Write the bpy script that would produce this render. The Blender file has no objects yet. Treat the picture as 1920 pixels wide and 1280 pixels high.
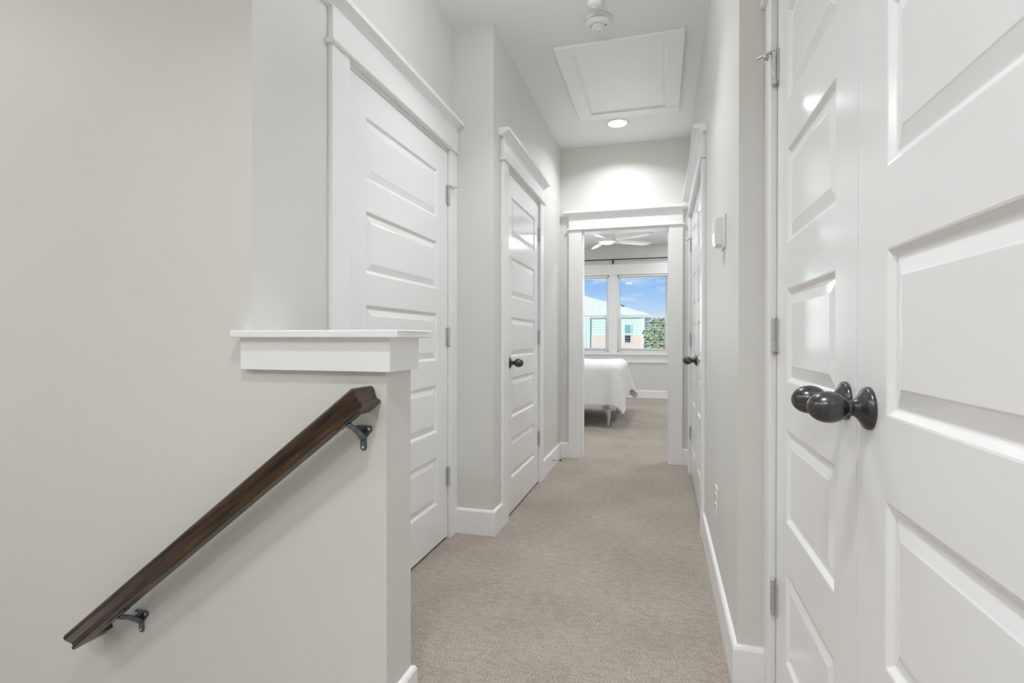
import bpy, bmesh, math, random
from mathutils import Vector, Matrix
random.seed(7)
SC = bpy.context.scene
COL = SC.collection
PI = math.pi
CEIL = 2.735

# ------------------------------------------------------------------ materials
def new_mat(name):
    m = bpy.data.materials.new(name); m.use_nodes = True
    nt = m.node_tree
    return m, nt, nt.nodes['Principled BSDF']

def mottled(name, col, rough=0.5, var=0.03, scale=6.0, bump=0.0, bscale=200.0, metal=0.0, spec=0.5, coat=0.0, detail=3.0):
    m, nt, b = new_mat(name)
    tc = nt.nodes.new('ShaderNodeTexCoord')
    n = nt.nodes.new('ShaderNodeTexNoise'); n.inputs['Scale'].default_value = scale; n.inputs['Detail'].default_value = detail
    nt.links.new(tc.outputs['Object'], n.inputs['Vector'])
    r = nt.nodes.new('ShaderNodeValToRGB')
    r.color_ramp.elements[0].position = 0.3; r.color_ramp.elements[1].position = 0.7
    r.color_ramp.elements[0].color = (*[c * (1 - var) for c in col], 1)
    r.color_ramp.elements[1].color = (*[min(1, c * (1 + var)) for c in col], 1)
    nt.links.new(n.outputs['Fac'], r.inputs['Fac'])
    nt.links.new(r.outputs['Color'], b.inputs['Base Color'])
    b.inputs['Roughness'].default_value = rough
    b.inputs['Metallic'].default_value = metal
    b.inputs['Specular IOR Level'].default_value = spec
    b.inputs['Coat Weight'].default_value = coat
    if bump > 0:
        n2 = nt.nodes.new('ShaderNodeTexNoise'); n2.inputs['Scale'].default_value = bscale; n2.inputs['Detail'].default_value = 2
        nt.links.new(tc.outputs['Object'], n2.inputs['Vector'])
        bp = nt.nodes.new('ShaderNodeBump'); bp.inputs['Strength'].default_value = bump; bp.inputs['Distance'].default_value = 0.002
        nt.links.new(n2.outputs['Fac'], bp.inputs['Height'])
        nt.links.new(bp.outputs['Normal'], b.inputs['Normal'])
    return m

M = {}
M['wall'] = mottled('wall_paint', (0.70, 0.696, 0.666), 0.55, 0.012, 1.5, 0.06, 260)
M['ceil'] = mottled('ceiling_paint', (0.83, 0.83, 0.83), 0.8, 0.01, 2.0, 0.08, 180)
M['trim'] = mottled('trim_paint', (0.885, 0.885, 0.885), 0.34, 0.006, 3.0)
M['door'] = mottled('door_paint', (0.875, 0.875, 0.875), 0.17, 0.006, 3.0, 0.012, 90)
M['plastic'] = mottled('white_plastic', (0.82, 0.82, 0.82), 0.35, 0.01, 8.0)
M['plastic2'] = mottled('white_plastic_glossy', (0.85, 0.85, 0.86), 0.2, 0.01, 8.0)
M['nickel'] = mottled('satin_nickel', (0.56, 0.56, 0.555), 0.42, 0.05, 40.0, metal=0.55)
M['bronze'] = mottled('black_nickel', (0.10, 0.10, 0.104), 0.25, 0.25, 60.0, metal=0.85)
M['bracket'] = mottled('pewter_grey_metal', (0.17, 0.19, 0.215), 0.3, 0.3, 50.0, metal=0.85)
M['bright'] = mottled('bright_steel', (0.85, 0.85, 0.85), 0.2, 0.05, 50.0, metal=0.9)
M['dark'] = mottled('dark_slot', (0.03, 0.03, 0.03), 0.5, 0.1, 30.0)
M['blackrod'] = mottled('black_metal', (0.02, 0.025, 0.03), 0.4, 0.1, 30.0, metal=0.4)
M['duvet'] = mottled('white_cotton', (0.80, 0.80, 0.81), 0.85, 0.03, 9.0, 0.35, 60)
M['mattress'] = mottled('mattress_fabric', (0.7, 0.7, 0.7), 0.9, 0.05, 20.0)
M['bedwood'] = mottled('pale_painted_wood', (0.62, 0.66, 0.71), 0.45, 0.04, 12.0)
M['fanwhite'] = mottled('fan_white', (0.90, 0.90, 0.90), 0.35, 0.01, 6.0)
M['stairs'] = mottled('stair_carpet', (0.30, 0.26, 0.225), 0.95, 0.1, 60)
M['roof'] = mottled('cream_roof', (0.86, 0.81, 0.63), 0.8, 0.06, 3.0)
M['hwhite'] = mottled('house_white', (0.86, 0.87, 0.86), 0.6, 0.02, 3.0)
M['teal'] = mottled('teal_glass', (0.16, 0.48, 0.50), 0.25, 0.1, 3.0)
M['hdark'] = mottled('dark_glass', (0.03, 0.03, 0.04), 0.2, 0.1, 3.0)
M['peach'] = mottled('peach_stucco', (0.90, 0.69, 0.59), 0.85, 0.03, 2.0, 0.2, 40)
M['lawn'] = mottled('lawn', (0.22, 0.30, 0.14), 0.95, 0.25, 0.4)
M['bark'] = mottled('bark', (0.15, 0.11, 0.08), 0.9, 0.3, 8.0)
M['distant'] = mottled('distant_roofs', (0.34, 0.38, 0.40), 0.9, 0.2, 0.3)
M['slat'] = mottled('blind_slat', (0.80, 0.80, 0.79), 0.45, 0.02, 8.0)

def emit_mat(name, col, strength):
    m, nt, b = new_mat(name)
    b.inputs['Base Color'].default_value = (0.9, 0.9, 0.9, 1)
    b.inputs['Emission Color'].default_value = (*col, 1)
    b.inputs['Emission Strength'].default_value = strength
    return m
M['lamp'] = emit_mat('lamp_lens', (1, 0.985, 0.96), 9.0)
M['globe'] = emit_mat('added_globe_glow', (.925, .957, 1.0), 18)  # glow of the added hall globe
M['fanlamp'] = emit_mat('fan_lens', (1, 0.985, 0.95), 3.0)

def glass_mat():
    m = bpy.data.materials.new('window_glass'); m.use_nodes = True
    nt = m.node_tree; nt.nodes.clear()
    o = nt.nodes.new('ShaderNodeOutputMaterial'); mix = nt.nodes.new('ShaderNodeMixShader')
    t = nt.nodes.new('ShaderNodeBsdfTransparent'); g = nt.nodes.new('ShaderNodeBsdfGlossy')
    g.inputs['Roughness'].default_value = 0.02
    t.inputs['Color'].default_value = (0.97, 0.985, 0.98, 1)
    f = nt.nodes.new('ShaderNodeFresnel'); f.inputs['IOR'].default_value = 1.3
    nt.links.new(f.outputs['Fac'], mix.inputs['Fac']); nt.links.new(t.outputs[0], mix.inputs[1]); nt.links.new(g.outputs[0], mix.inputs[2])
    nt.links.new(mix.outputs[0], o.inputs['Surface'])
    return m
M['glass'] = glass_mat()

def carpet_mat():
    m, nt, b = new_mat('beige_carpet')
    tc = nt.nodes.new('ShaderNodeTexCoord')
    def noise(scale, detail, sx=1, sy=1):
        mp = nt.nodes.new('ShaderNodeMapping'); mp.inputs['Scale'].default_value = (sx, sy, 1)
        nt.links.new(tc.outputs['Object'], mp.inputs['Vector'])
        n = nt.nodes.new('ShaderNodeTexNoise'); n.inputs['Scale'].default_value = scale; n.inputs['Detail'].default_value = detail
        nt.links.new(mp.outputs[0], n.inputs['Vector']); return n
    big = noise(2.2, 3, 1.0, 1.0); mid = noise(34, 5, 0.75, 1.35); fine = noise(150, 4)
    def ramp(n, a, bb, p0, p1):
        r = nt.nodes.new('ShaderNodeValToRGB'); r.color_ramp.elements[0].position = p0; r.color_ramp.elements[1].position = p1
        r.color_ramp.elements[0].color = (a, a, a, 1); r.color_ramp.elements[1].color = (bb, bb, bb, 1)
        nt.links.new(n.outputs['Fac'], r.inputs['Fac']); return r
    r1 = ramp(big, 0.90, 1.07, 0.35, 0.65); r2 = ramp(mid, 0.86, 1.10, 0.3, 0.7); r3 = ramp(fine, 0.62, 1.28, 0.28, 0.72)
    base = nt.nodes.new('ShaderNodeRGB'); base.outputs[0].default_value = (0.432, 0.380, 0.322, 1)
    prev = base.outputs[0]
    for r in (r1, r2, r3):
        mx = nt.nodes.new('ShaderNodeMix'); mx.data_type = 'RGBA'; mx.blend_type = 'MULTIPLY'; mx.inputs[0].default_value = 1
        nt.links.new(prev, mx.inputs[6]); nt.links.new(r.outputs['Color'], mx.inputs[7]); prev = mx.outputs[2]
    nt.links.new(prev, b.inputs['Base Color'])
    b.inputs['Roughness'].default_value = 1.0; b.inputs['Specular IOR Level'].default_value = 0.05
    b.inputs['Sheen Weight'].default_value = 0.15; b.inputs['Sheen Roughness'].default_value = 0.6
    bp = nt.nodes.new('ShaderNodeBump'); bp.inputs['Strength'].default_value = 0.9; bp.inputs['Distance'].default_value = 0.006
    add = nt.nodes.new('ShaderNodeMath'); add.operation = 'ADD'
    sc = nt.nodes.new('ShaderNodeMath'); sc.operation = 'MULTIPLY'; sc.inputs[1].default_value = 0.9
    nt.links.new(mid.outputs['Fac'], sc.inputs[0]); nt.links.new(sc.outputs[0], add.inputs[0]); nt.links.new(fine.outputs['Fac'], add.inputs[1])
    nt.links.new(add.outputs[0], bp.inputs['Height']); nt.links.new(bp.outputs['Normal'], b.inputs['Normal'])
    return m
M['carpet'] = carpet_mat()

def wood_mat():
    m, nt, b = new_mat('dark_stained_wood')
    tc = nt.nodes.new('ShaderNodeTexCoord')
    mr = nt.nodes.new('ShaderNodeMapping'); mr.inputs['Rotation'].default_value = (0, math.radians(38.06), 0)
    mp = nt.nodes.new('ShaderNodeMapping'); mp.inputs['Scale'].default_value = (1.0, 16, 16)
    nt.links.new(tc.outputs['Object'], mr.inputs['Vector']); nt.links.new(mr.outputs[0], mp.inputs['Vector'])
    n = nt.nodes.new('ShaderNodeTexNoise'); n.inputs['Scale'].default_value = 7; n.inputs['Detail'].default_value = 6; n.inputs['Distortion'].default_value = 0.4
    nt.links.new(mp.outputs[0], n.inputs['Vector'])
    r = nt.nodes.new('ShaderNodeValToRGB')
    e = r.color_ramp.elements
    e[0].position = 0.36; e[0].color = (0.011, 0.006, 0.003, 1)
    e[1].position = 0.72; e[1].color = (0.095, 0.046, 0.015, 1)
    nt.links.new(n.outputs['Fac'], r.inputs['Fac']); nt.links.new(r.outputs['Color'], b.inputs['Base Color'])
    b.inputs['Roughness'].default_value = 0.38; b.inputs['Coat Weight'].default_value = 0.25; b.inputs['Coat Roughness'].default_value = 0.3
    return m
M['wood'] = wood_mat()

def siding_mat():
    m, nt, b = new_mat('mint_siding')
    tc = nt.nodes.new('ShaderNodeTexCoord'); sp = nt.nodes.new('ShaderNodeSeparateXYZ')
    nt.links.new(tc.outputs['Object'], sp.inputs[0])
    w = nt.nodes.new('ShaderNodeMath'); w.operation = 'MULTIPLY'; w.inputs[1].default_value = 1 / 0.24
    f = nt.nodes.new('ShaderNodeMath'); f.operation = 'FRACT'
    nt.links.new(sp.outputs['Z'], w.inputs[0]); nt.links.new(w.outputs[0], f.inputs[0])
    r = nt.nodes.new('ShaderNodeValToRGB'); r.color_ramp.interpolation = 'CONSTANT'
    r.color_ramp.elements[0].color = (0.58, 0.70, 0.65, 1); r.color_ramp.elements[1].position = 0.14; r.color_ramp.elements[1].color = (0.70, 0.87, 0.77, 1)
    nt.links.new(f.outputs[0], r.inputs['Fac']); nt.links.new(r.outputs['Color'], b.inputs['Base Color'])
    b.inputs['Roughness'].default_value = 0.7
    return m
M['mint'] = siding_mat()

def leaf_mat():
    m, nt, b = new_mat('leaf_green')
    oi = nt.nodes.new('ShaderNodeTexCoord'); n = nt.nodes.new('ShaderNodeTexNoise'); n.inputs['Scale'].default_value = 3.5; n.inputs['Detail'].default_value = 4
    nt.links.new(oi.outputs['Object'], n.inputs['Vector'])
    r = nt.nodes.new('ShaderNodeValToRGB'); e = r.color_ramp.elements
    e[0].position = 0.35; e[0].color = (0.20, 0.28, 0.16, 1); e[1].position = 0.65; e[1].color = (0.46, 0.54, 0.32, 1)
    nt.links.new(n.outputs['Fac'], r.inputs['Fac']); nt.links.new(r.outputs['Color'], b.inputs['Base Color'])
    b.inputs['Roughness'].default_value = 0.8
    return m
M['leaf'] = leaf_mat()

# ------------------------------------------------------------------ mesh helpers
class MB:
    def __init__(s): s.v = []; s.f = []; s.sm = []
    def add(s, verts, faces, smooth=False):
        b = len(s.v); s.v += [tuple(v) for v in verts]; s.f += [tuple(i + b for i in f) for f in faces]; s.sm += [smooth] * len(faces)
        return s
    def box(s, x0, x1, y0, y1, z0, z1):
        x0, x1 = sorted((x0, x1)); y0, y1 = sorted((y0, y1)); z0, z1 = sorted((z0, z1))
        v = [(x, y, z) for x in (x0, x1) for y in (y0, y1) for z in (z0, z1)]
        return s.add(v, [(0, 1, 3, 2), (4, 6, 7, 5), (0, 4, 5, 1), (2, 3, 7, 6), (0, 2, 6, 4), (1, 5, 7, 3)])
    def loft(s, rings, smooth=False, cap=True, closed=True):
        n = len(rings[0]); vs = [p for r in rings for p in r]; fs = []
        for i in range(len(rings) - 1):
            for j in range(n if closed else n - 1):
                k = (j + 1) % n
                fs.append((i * n + j, i * n + k, (i + 1) * n + k, (i + 1) * n + j))
        if cap and closed:
            fs.append(tuple(range(n - 1, -1, -1))); fs.append(tuple((len(rings) - 1) * n + j for j in range(n)))
        return s.add(vs, fs, smooth)
    def lathe(s, prof, mat, n=32, smooth=True):
        """prof: list of (radius, height) along local z; mat maps local to world."""
        rings = []
        for r, h in prof:
            rings.append([mat @ Vector((max(r, 1e-5) * math.cos(2 * PI * j / n), max(r, 1e-5) * math.sin(2 * PI * j / n), h)) for j in range(n)])
        return s.loft(rings, smooth)
    def tube(s, pts, rad, n=10, flat=1.0):
        pts = [Vector(p) for p in pts]; rings = []
        rr = rad if isinstance(rad, (list, tuple)) else [rad] * len(pts)
        for i, p in enumerate(pts):
            d = (pts[min(i + 1, len(pts) - 1)] - pts[max(i - 1, 0)]).normalized()
            a = Vector((0, 0, 1)) if abs(d.z) < 0.9 else Vector((1, 0, 0))
            u = d.cross(a).normalized(); w = u.cross(d)
            rings.append([p + (u * math.cos(2 * PI * j / n) + w * math.sin(2 * PI * j / n) * flat) * rr[i] for j in range(n)])
        return s.loft(rings, True)
    def prism(s, poly, fn, d0, d1, smooth=False):
        """poly: 2D outline; fn(a, b, d) -> 3D."""
        return s.loft([[fn(a, b, d) for a, b in poly] for d in (d0, d1)], smooth)
    def build(s, name, mat, parent=None, bevel=0.0, seg=2, angle=40, doubles=True):
        me = bpy.data.meshes.new(name); me.from_pydata(s.v, [], s.f)
        for p, sm in zip(me.polygons, s.sm): p.use_smooth = sm
        bm = bmesh.new(); bm.from_mesh(me)
        if doubles: bmesh.ops.remove_doubles(bm, verts=bm.verts, dist=1e-6)
        bmesh.ops.recalc_face_normals(bm, faces=bm.faces)
        if bevel > 0:
            es = [e for e in bm.edges if len(e.link_faces) == 2 and e.calc_face_angle(0) > math.radians(angle)]
            if es:
                bmesh.ops.bevel(bm, geom=es, offset=bevel, segments=seg, profile=0.5, affect='EDGES', clamp_overlap=True)
        bm.to_mesh(me); bm.free()
        me.materials.append(M[mat] if isinstance(mat, str) else mat)
        o = bpy.data.objects.new(name, me); COL.objects.link(o)
        if parent: attach(o, parent)
        return o

def attach(o, parent):
    bpy.context.view_layer.update()
    o.parent = parent
    o.matrix_parent_inverse = parent.matrix_world.inverted()

def empty(name, loc=(0, 0, 0)):
    o = bpy.data.objects.new(name, None); COL.objects.link(o); o.location = loc; o.empty_display_size = 0.05
    return o
def tag(o, label, cat, group=None, kind=None):
    o['label'] = label; o['category'] = cat
    if group: o['group'] = group
    if kind: o['kind'] = kind
    return o
def struct(o, label, cat): return tag(o, label, cat, None, 'structure')
def plabel(o, t): o['label'] = t; return o

# ------------------------------------------------------------------ key planes (metres; camera above the origin, hall runs along +Y)
XA = -1.09      # wall with the first door
XB = -0.867     # left hall wall past the recess
XR = 0.222      # right hall wall
XC = 0.311      # closet wall
YS = 1.219      # stair-side face of half wall and full wall
YRec = 2.705    # recess face
YE = 4.66       # end wall
YJ = 1.724      # jog face
YB0, YB1 = 4.78, 9.75   # bedroom
XL0 = -4.2; YL0 = -3.3  # landing
HEX = -0.677    # end of half wall
T = 0.12

# ------------------------------------------------------------------ floor, ceiling
f = MB()
SX0, SX1, SY0 = -4.2, -0.80, 0.10    # stair opening
f.box(SX1, 0.5, YL0, YS, -0.25, 0); f.box(XL0, SX1, YL0, SY0, -0.25, 0)
f.box(-1.3, 0.5, YS, YB0, -0.25, 0)
f.box(-3.6, 1.6, YB0, YB1 + .02, -0.25, 0)
floor = f.build('floor', 'carpet')
struct(floor, 'beige cut pile carpet floor running down the hallway', 'floor')
c = MB(); c.box(XL0 - .2, 1.9, YL0 - .2, YB1 + .25, CEIL, CEIL + .25)
struct(c.build('ceiling', 'ceil'), 'flat white ceiling over the hallway', 'ceiling')

# stairs going down to the left
st = MB()
for k in range(12):
    x1 = SX1 - .265 * k
    st.box(x1 - .265, x1, SY0, YS, -2.75, -.19 * (k + 1))
struct(st.build('stairs', 'stairs', bevel=.008), 'carpeted stairs going down below the handrail', 'stairs')

# ------------------------------------------------------------------ walls
def wall(name, boxes, label):
    w = MB()
    for b in boxes: w.box(*b)
    o = w.build(name, 'wall')
    return struct(o, label, 'wall')

H1 = 2.05; H2 = 2.02    # top of door openings
# first door opening Y 1.678..2.608
D1a, D1b = 1.678, 2.608
wall('wall_stair', [(XL0 - T, XA, YS, YS + T, -2.75, CEIL)], 'plain greige wall beside the stairs with the dark handrail on it')
wall('wall_left', [(XA - T, XA, YS + T, D1a, 0, CEIL), (XA - T, XA, D1a, D1b, H1 + .003, CEIL), (XA - T, XA, D1b, YRec + .05, 0, CEIL),
                   (XA - .25, XA - T, YS + T, YRec, 0, CEIL)], 'greige wall around the large door behind the half wall')
wall('wall_recess', [(XA, XB, YRec, YRec + T, 0, CEIL)], 'narrow greige return wall between the two left doors')
D2a, D2b = 2.954, 3.779
wall('wall_hall', [(XB - T, XB, YRec + T, D2a, 0, CEIL), (XB - T, XB, D2a, D2b, H1, CEIL), (XB - T, XB, D2b, YE, 0, CEIL),
                   (XB - .25, XB - T, YRec + T, YE, 0, CEIL)], 'greige hall wall around the narrow door with black knob')
EX0, EX1 = -0.672, 0.050
EH = 2.0
wall('wall_end', [(-3.7, EX0, YE, YB0, 0, CEIL), (EX0, EX1, YE, YB0, EH, CEIL), (EX1, 1.7, YE, YB0, 0, CEIL)],
     'greige end wall of the hall around the bedroom doorway')
L0, L1 = 3.086, 4.336    # linen opening
wall('wall_right', [(XR, XR + T, YJ + .0, L0, 0, CEIL), (XR, XR + T, L0, L1, H2, CEIL), (XR, XR + T, L1, YE, 0, CEIL),
                    (XR + T, XR + .25, YJ + .2, YE, 0, CEIL), (XR + T, XC + .3, YJ, YJ + .2, 0, CEIL)],
     'greige wall on the right of the hallway with thermostat and outlet')
C0, C1 = 0.362, 1.634    # closet opening
wall('wall_closet', [(XC, XC + T, YL0, C0, 0, CEIL), (XC, XC + T, C0, C1, H1, CEIL), (XC, XC + T, C1, YJ, 0, CEIL), (XC + T, XC + .2, YL0, YJ, 0, CEIL)],
     'greige wall around the near double closet doors')
wall('wall_half', [(XA, HEX, YS, 1.355, 0, 0.975), (XA - T, XA, YS + T, 1.355, 0, .9)], 'greige half wall guarding the stairs with a white cap')
# landing behind the camera
wall('wall_back', [(XL0, XC + .2, YL0 - T, YL0, -.25, CEIL)], 'plain greige landing wall behind the viewer')
wall('wall_landing', [(XL0 - T, XL0, YL0, YS, -2.75, CEIL)], 'greige landing wall at the far side of the stairs')
wall('wall_shaft', [(XL0, SX1, SY0 - T, SY0, -2.75, -.25), (SX1, SX1 + .1, SY0, YS, -2.75, -.25)], 'greige wall below the landing floor beside the stairs')
# bedroom
wall('wall_bedroom_left', [(-3.7, -3.58, YB0, YB1, 0, CEIL)], 'greige left wall of the bedroom')
wall('wall_bedroom_right', [(1.58, 1.7, YB0, YB1, 0, CEIL)], 'greige right wall of the bedroom')

# ------------------------------------------------------------------ bedroom windows
WZ0, WZ1 = 0.815, 2.205            # rough openings
W = [(-1.812, -0.919), (-0.776, 0.117)]
wall('wall_bedroom_far', [(-3.7, W[0][0], YB1, YB1 + .15, 0, CEIL), (W[0][1], W[1][0], YB1, YB1 + .15, WZ0, WZ1), (W[1][1], 1.7, YB1, YB1 + .15, 0, CEIL),
                          (W[0][0], W[1][1], YB1, YB1 + .15, 0, WZ0), (W[0][0], W[1][1], YB1, YB1 + .15, WZ1, CEIL)], 'greige bedroom wall below the twin windows')

def window(n, x0, x1, z0, z1, y, label, out=1, mz=1.46):
    """double-hung window, unit set back from wall face y towards out"""
    root = MB(); fw = .022; d0, d1 = y + out * .028, y + out * .13
    root.box(x0, x0 + fw, d0, d1, z0, z1); root.box(x1 - fw, x1, d0, d1, z0, z1); root.box(x0, x1, d0, d1, z0, z0 + fw); root.box(x0, x1, d0, d1, z1 - fw, z1)
    r = root.build(f'window_{n}', 'hwhite', bevel=.002)
    struct(r, label, 'window')
    for nm, za, zb, ya, yb, sw in (('upper_sash', mz - .02, z1 - fw, y + out * .07, y + out * .095, .022), ('lower_sash', z0 + fw, mz + .025, y + out * .036, y + out * .066, .042)):
        s = MB(); xa, xb = x0 + fw, x1 - fw
        bt = .05 if nm == 'lower_sash' else .035
        s.box(xa, xa + sw, ya, yb, za, zb); s.box(xb - sw, xb, ya, yb, za, zb); s.box(xa + sw, xb - sw, ya, yb, za, za + bt); s.box(xa + sw, xb - sw, ya, yb, zb - .035, zb)
        so = s.build(nm, 'hwhite', r, bevel=.003)
        g = MB(); ym = (ya + yb) / 2; g.box(xa + sw - .004, xb - sw + .004, ym - .002, ym + .002, za + .03, zb - .03)
        g.build('glass_pane', 'glass', so)
    return r
window(1, *W[0], WZ0, WZ1, YB1, 'white double-hung bedroom window showing the roof slope of the mint house')
window(2, *W[1], WZ0, WZ1, YB1, 'white double-hung bedroom window showing blue sky and the green tree')

# casing round the pair of windows, with sill and apron
t = MB(); cy0, cy1 = YB1 - .018, YB1
t.box(W[0][0] - .1, W[0][0] + .004, cy0, cy1, WZ0, WZ1); t.box(W[0][1] - .004, W[1][0] + .004, cy0, cy1, WZ0, WZ1); t.box(W[1][1] - .004, W[1][1] + .1, cy0, cy1, WZ0, WZ1)
tr = t.build('trim_6', 'trim', bevel=.003)
struct(tr, 'white flat casing around the bedroom windows with sill and apron', 'window trim')
h = MB(); h.box(W[0][0] - .12, W[1][1] + .12, cy0 - .006, cy1, WZ1, WZ1 + .19); h.build('head_casing', 'trim', tr, bevel=.003)
h = MB(); h.box(W[0][0] - .13, W[1][1] + .13, YB1 - .05, YB1 + .055, WZ0 - .055, WZ0 - .02 + .02); h.build('sill', 'trim', tr, bevel=.006)
h = MB(); h.box(W[0][0] - .1, W[1][1] + .1, cy0, cy1, WZ0 - .19, WZ0 - .055); h.build('apron', 'trim', tr, bevel=.003)

# slatted blinds hanging low in each window
for i, (x0, x1) in enumerate(W):
    b = empty('window_blind', ((x0 + x1) / 2, YB1 + .03, WZ0))
    tag(b, ['open white slat blind in the bedroom window facing the house corner board', 'open white slat blind in the bedroom window facing the green tree'][i], 'blind', 'bedroom window blinds')
    hd = MB(); hd.box(x0 + .026, x1 - .026, YB1 - .006, YB1 + .024, WZ1 - .03, WZ1 - .004); hd.build('headrail', 'slat', b, bevel=.002)
    z = WZ0 + .045; k = 0
    while z < 1.42:
        s = MB(); s.box(x0 + .03, x1 - .03, YB1 - .004, YB1 + .024, z, z + .0055); s.build('slat', 'slat', b); z += .05; k += 1
    s = MB(); s.box(x0 + .03, x1 - .03, YB1 - .004, YB1 + .024, WZ0 + .003, WZ0 + .02); s.build('bottom_rail', 'slat', b, bevel=.002)
    for xx in (x0 + .17, x1 - .17):
        s = MB(); s.tube([(xx, YB1 + .010, WZ0 + .02), (xx, YB1 + .010, WZ1 - .03)], .0013, 6); s.build('cord', 'slat', b)

# ------------------------------------------------------------------ door casings
def frame_pt(side, X):
    """returns fn(y, p, z): p = projection from wall face into the hall"""
    s = 1 if side == 'L' else -1
    return lambda y, p, z: (X + s * p, y, z)

def crown_profile(z0):
    return [(0.0, z0 - .004), (.019, z0 - .004), (.019, z0), (.026, z0 + .004), (.036, z0 + .008), (.046, z0 + .015), (.060, z0 + .016), (.060, z0 + .035), (0, z0 + .035)]
def lip_profile(z0):
    return [(0, z0), (.026, z0), (.031, z0 + .003), (.033, z0 + .008), (.031, z0 + .013), (.026, z0 + .016), (0, z0 + .016)]

def casing(n, fn, a, b, zh, label, legs=(True, True), cw=.1, cwb=None, over=.03, clampa=None, clampb=None, hh=.115):
    cwb = cwb if cwb is not None else cw
    def bx(m, a0, a1, p0, p1, z0, z1):
        pts = [fn(y, p, z) for y in (a0, a1) for p in (p0, p1) for z in (z0, z1)]
        m.box(min(p[0] for p in pts), max(p[0] for p in pts), min(p[1] for p in pts), max(p[1] for p in pts), z0, z1)
    m = MB()
    bx(m, a - cw, a, 0, .018, 0, zh); bx(m, b, b + cwb, 0, .018, 0, zh)
    root = m.build(f'trim_{n}', 'trim', bevel=.002); struct(root, label, 'door trim')
    # jamb lining inside the opening
    m = MB(); bx(m, a - .006 + .0, a + .006, -.118, -.001, 0, zh - .001); bx(m, b - .006, b + .006, -.118, -.001, 0, zh - .001); bx(m, a - .006, b + .006, -.118, -.001, zh - .0155, zh + .004)
    m.build('jamb', 'trim', root, bevel=.001)
    m = MB(); bx(m, a - cw, b + cwb, 0, .02, zh + .016, zh + .016 + hh + .004); m.build('head_board', 'trim', root, bevel=.002)
    def ext(prof, nm, ov):
        y0 = a - cw - ov; y1 = b + cwb + ov
        if clampa is not None: y0 = max(y0, clampa)
        if clampb is not None: y1 = min(y1, clampb)
        m = MB(); m.loft([[fn(y, p, z) for p, z in prof] for y in (y0, y1)]); return m.build(nm, 'trim', root)
    ext(lip_profile(zh), 'head_lip', .014)
    ext(crown_profile(zh + .016 + hh), 'crown', .042)
    return root

casing(1, frame_pt('L', XA), 1.672, 2.612, 2.052, 'white door casing with crown around the wide door by the half wall', cw=.106, cwb=.0925, clampb=YRec - .001)
casing(2, frame_pt('L', XB), 2.948, 3.785, 2.052, 'white door casing with crown around the narrow door with black knob', cw=.104)
casing(3, lambda x, p, z: (x, YE - p, z), EX0 - .004, EX1 + .005, 2.003, 'white cased opening with crown leading into the bedroom', cw=.114, clampb=XR - .035, clampa=XB + .004)
casing(4, frame_pt('R', XR), L0 - .004, L1 + .004, 2.012, 'white door casing with crown around the far double linen doors', cw=.1, clampb=YE - .03)
casing(5, frame_pt('R', XC), C0 - .006, C1 + .006, 2.03, 'white door casing around the near double closet doors', cw=.09, cwb=.0835, clampb=YJ - .001)

# ------------------------------------------------------------------ baseboards
def baseprof(h=.135): return [(0, 0), (.014, 0), (.014, h - .012), (.010, h - .004), (.004, h), (0, h)]
def base(name, paths, label):
    """paths: lists of stations; a station maps (p, z) of the profile to a point, so corners are mitred"""
    m = MB()
    for path in paths: m.loft([[st_(p, z) for p, z in baseprof()] for st_ in path])
    return struct(m.build(name, 'trim'), label, 'baseboard')
def lw(y): return lambda p, z: (XB + p, y, z)
def rw(y): return lambda p, z: (XR - p, y, z)
base('baseboard_recess', [[lambda p, z: (XA + .018, YRec - p, z), lambda p, z: (XB + p, YRec - p, z), lw(2.844)]], 'white baseboard on the return wall between the two doors')
base('baseboard_left', [[lw(3.889), lambda p, z: (XB + p, YE - p, z), lambda p, z: (EX0 - .118, YE - p, z)]], 'white baseboard on the hall wall with the door stop')
base('baseboard_corner', [[lambda p, z: (EX1 + .119, YE - p, z), lambda p, z: (XR - p, YE - p, z), rw(L1 + .104)]], 'short white baseboard in the corner by the linen doors')
base('baseboard_right', [[rw(L0 - .104), lambda p, z: (XR - p, YJ - p, z), lambda p, z: (XC - .018, YJ - p, z)]], 'long white baseboard below the thermostat wall')
base('baseboard_stair', [[lambda p, z: (HEX + p, YS, z), lambda p, z: (HEX + p, 1.355 + p, z), lambda p, z: (XA, 1.355 + p, z)]], 'white baseboard around the foot of the half wall')
base('baseboard_bedroom', [[lambda p, z: (-3.58, YB1 - p, z), lambda p, z: (1.58, YB1 - p, z)]], 'white baseboard below the bedroom windows')

# ------------------------------------------------------------------ half-wall cap
m = MB(); m.box(XA - .022, HEX + .02, YS - .02, YS, .97, 1.06); m.box(HEX, HEX + .02, YS, 1.355, .97, 1.06); m.box(XA, HEX + .02, 1.355, 1.367, .97, 1.06)
m.box(XA, HEX, YS, 1.355, .975, 1.06)
cap = m.build('trim_7', 'trim', bevel=.0015); struct(cap, 'white box cap topping the half wall beside the stairs', 'cap')
m = MB(); m.box(XA - .038, HEX + .052, YS - .042, YS, 1.057, 1.0765); m.box(XA, HEX + .052, YS, 1.355 + .028, 1.057, 1.0765)
m.build('cap_board', 'trim', cap, bevel=.003)

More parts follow.
